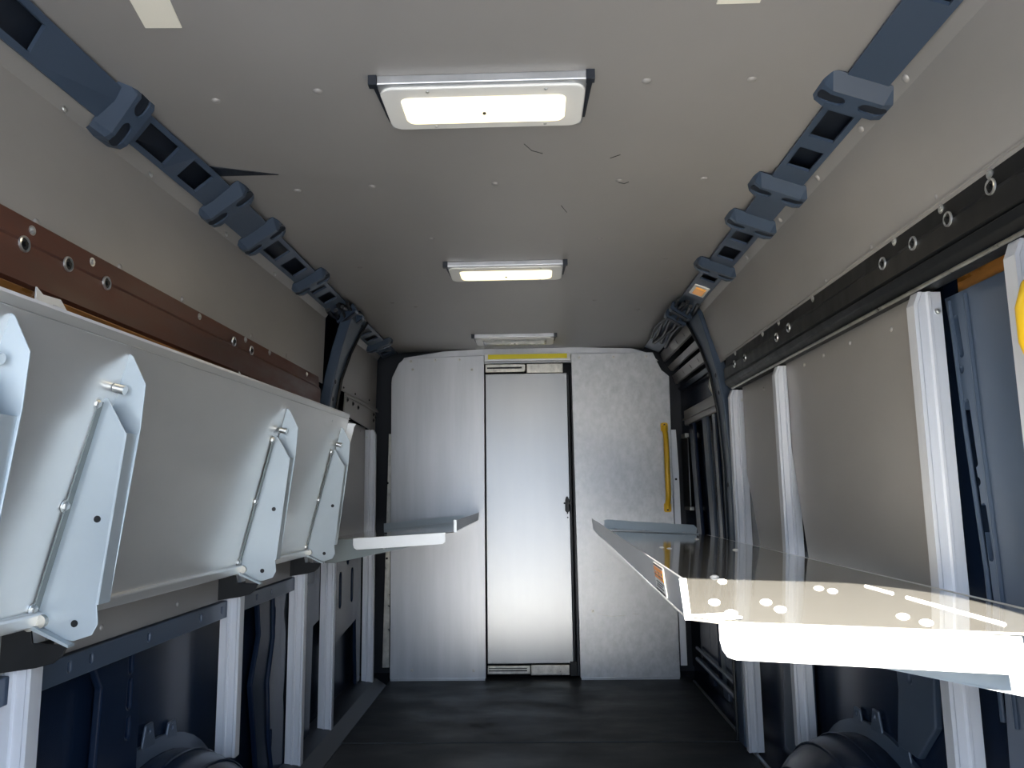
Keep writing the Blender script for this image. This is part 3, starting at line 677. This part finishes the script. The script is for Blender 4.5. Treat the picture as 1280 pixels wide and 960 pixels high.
# ------------------------------------------------------------ small open shelf at far left
t = thing('folding_shelf', 'small open aluminium shelf on the left wall before the bulkhead', 'shelf', (-.9, 3.9, .88))
A0, A1, A2, A3 = V((-.925, 3.30, .889)), V((-.345, 3.30, .916)), V((-.338, 4.60, .922)), V((-.925, 4.60, .875))
part('shelf_top', MB().prism([A0, V((-.385, 3.30, .913)), A1 + V((0, .03, 0)), A2, A3], (0, 0, -.004)), 'shelf', t)
part('front_lip', MB().hexa([A1, A1 + V((-.004, 0, 0)), A2 + V((-.004, 0, 0)), A2, A1 + V((.004, 0, .046)), A1 + V((0, 0, .046)), A2 + V((0, 0, .044)), A2 + V((.004, 0, .044))]), 'alu', t, bevel=.001)
part('lip_end', MB().box(-.347, -.335, 3.297, 3.302, .914, .966), 'white_edge', t)
a, b = V((-.78, 3.296, .893)), V((-.383, 3.296, .914))
part('end_flange', MB().prism([a, b, b + V((0, 0, -.040)), b + V((-.012, 0, -.049)), a + V((.016, 0, -.048)), a + V((.004, 0, -.040)), a + V((0, 0, -.025))], (0, .004, 0)), 'white_edge', t, bevel=.001)
a, b = V((-.90, 4.58, .876)), V((-.42, 4.58, .918))
part('end_lip', MB().prism([a, b, b + V((0, 0, .036)), a + V((0, 0, .034))], (0, .004, 0)), 'bracket', t)
m = MB().prism([(-.905, 3.315, .885), (-.40, 3.315, .905), (-.475, 3.315, .866), (-.70, 3.315, .822), (-.862, 3.315, .790), (-.905, 3.315, .79)], (0, .004, 0))
bk = part('support_bracket', m, 'dull_bracket', t)
for p in ((-.875, .872), (-.875, .83)): part('hole', MB().cyl((p[0], 3.315, p[1]), (0, -1, 0), .009, .001), 'black', bk)
part('rivet', MB().dome((-.65, 3.315, .852), (0, -1, 0), .007), 'steel', bk)

# ------------------------------------------------------------ folded-up shelf on the left
t = thing('folding_shelf', 'long grey shelf folded up against the left wall with brackets', 'shelf', (-.93, 2.1, .84))
B0, B1, T1, T0 = V((-.924, .62, .846)), V((-.924, 3.19, .838)), V((-.784, 3.22, 1.415)), V((-.784, .62, 1.372))
nrm = (B1 - B0).cross(T0 - B0).normalized()
if nrm.x < 0: nrm = -nrm
part('underside_sheet', MB().prism([B0, B1, T1, T0], -nrm * .004), 'fold', t)
# rolled edge at the top and bottom hem
ed = T1 - T0
part('top_hem', MB().hexa([T0, T1, T1 - nrm * .03, T0 - nrm * .03, T0 + V((-.002, 0, .006)), T1 + V((-.002, 0, .006)), T1 - nrm * .03 + V((0, 0, .006)), T0 - nrm * .03 + V((0, 0, .006))]), 'post', t)
part('hem_line', MB().tube([T0 + nrm * .001 + V((0, 0, -.018)), T1 + nrm * .001 + V((0, 0, -.018))], .0012, 6), 'steel', t)
up = (T0 - B0).normalized()
part('bottom_hem', MB().hexa([B0 + nrm * .012, B1 + nrm * .012, B1 - nrm * .002, B0 - nrm * .002, B0 + nrm * .012 + up * .028, B1 + nrm * .012 + up * .028, B1 - nrm * .002 + up * .028, B0 - nrm * .002 + up * .028]), 'fold', t, bevel=.005)
e0 = B1.lerp(T1, .02); e1 = B1.lerp(T1, .945)
part('end_flange', MB().prism([e0, e1, e1 + nrm * .035 + up * .004, e1 + nrm * .030 - up * .012, e1 + nrm * .032 - up * .03, e0 + nrm * .032 + up * .01], (0, .004, 0)), 'white_edge', t, bevel=.001)
def fbracket(y):
    kx = lambda z: -.924 + .140 * (z - .842) / .56 + .001
    m = MB().prism([(kx(.852), y, .850), (kx(1.262), y, 1.262), (kx(1.262) + .008, y, 1.262), (kx(1.2) + .062, y, 1.195), (-.806, y, .880), (-.802, y, .845), (-.812, y, .826), (-.845, y, .816), (-.86, y, .818)], (0, .003, 0))
    b = part('folded_bracket', m, 'bracket', t, bevel=.001)
    # outer edge flange joining the front and the back webs
    o1, o2 = V((kx(1.2) + .062, y, 1.195)), V((-.806, y, .880))
    part('bracket_flange', MB().hexa([o1, o1 + V((0, .036, 0)), o2 + V((0, .036, 0)), o2, o1 + V((.003, 0, 0)), o1 + V((.003, .036, 0)), o2 + V((.003, .036, 0)), o2 + V((.003, 0, 0))]), 'bracket', b)
    part('bracket_foot', MB().prism([(kx(.84) + .0, y - .016, .850), (-.845, y - .016, .812), (-.845, y - .016, .807), (kx(.84), y - .016, .842)], (0, .02, 0)), 'bracket', b)
    m = MB().prism([(kx(.87), y + .036, .87), (kx(1.352), y + .036, 1.356), (kx(1.352) + .010, y + .036, 1.350), (-.757, y + .036, 1.293), (-.762, y + .036, 1.208), (-.803, y + .036, .88)], (0, .003, 0))
    part('back_web', m, 'bracket', b, bevel=.001)
    # panel-side flange with bolts, on the near side
    p0 = V((kx(.87), y, .87)); p1 = V((kx(1.255), y, 1.255))
    part('panel_flange', MB().hexa([p0, p0 + V((0, -.016, 0)), p1 + V((0, -.016, 0)), p1, p0 + nrm * .003, p0 + V((0, -.016, 0)) + nrm * .003, p1 + V((0, -.016, 0)) + nrm * .003, p1 + nrm * .003]), 'dull_bracket', b)
    for z in (1.25, 1.06, .875): part('bolt', MB().bolt((kx(z), y - .015, z), nrm, .0085), 'steel', b)
    part('pin', MB().cyl((kx(1.285) + .003, y + .02, 1.285), nrm, .009, .022), 'steel', b)
    part('pivot', MB().cyl((-.905, y, .852), (0, -1, 0), .012, .010).bolt((-.925, y - .006, .846), (0, -1, 0), .008), 'galv', b)
    for x, z in ((-.815, 1.035), (-.845, .847)): part('hole', MB().cyl((x, y, z), (0, -1, 0), .0065, .0012), 'black', b)
    return b
for y in (1.07, 1.415, 2.385, 3.085): fbracket(y)
for y, z in ((1.56, 1.355), (2.2, 1.36), (2.75, 1.37), (2.98, 1.37)): part('rivet', MB().dome((-.932 + .142 * (z - .842) / .56, y, z), nrm, .0065), 'steel', t)
# black hinge plates screwed to the three posts under the folded shelf
for y, w_ in ((1.419, 'black steel hinge plate on the nearest left post'), (2.389, 'black steel hinge plate on the second left post, above the wheel arch'), (3.089, 'small black steel hinge plate on the third left post')):
    h = thing('hinge_plate', w_, 'hinge plate', (-.93, y, .77))
    part('front_plate', MB().prism([(-.990, y, .837), (-.929, y, .837), (-.924, y, .812), (-.858, y, .808), (-.866, y, .790), (-.882, y, .776), (-.915, y, .768), (-.990, y, .758)], (0, .005, 0)), 'black', h, bevel=.001)
    part('side_plate', MB().prism([(-.924, y + .005, .810), (-.924, y + .06, .810), (-.924, y + .06, .79), (-.924, y + .005, .782)], (.004, 0, 0)), 'black', h)
# notched tabs where the posts hook onto the brown rail
for y in (1.435, 2.44, 3.12):
    part('post_hook', MB().prism([(-.944, y - .055, 1.40), (-.944, y + .055, 1.40), (-.944, y + .055, 1.442), (-.944, y + .040, 1.452), (-.944, y + .02, 1.468), (-.944, y - .035, 1.464), (-.944, y - .055, 1.474)], (.003, 0, 0)), 'white_edge', rl_)
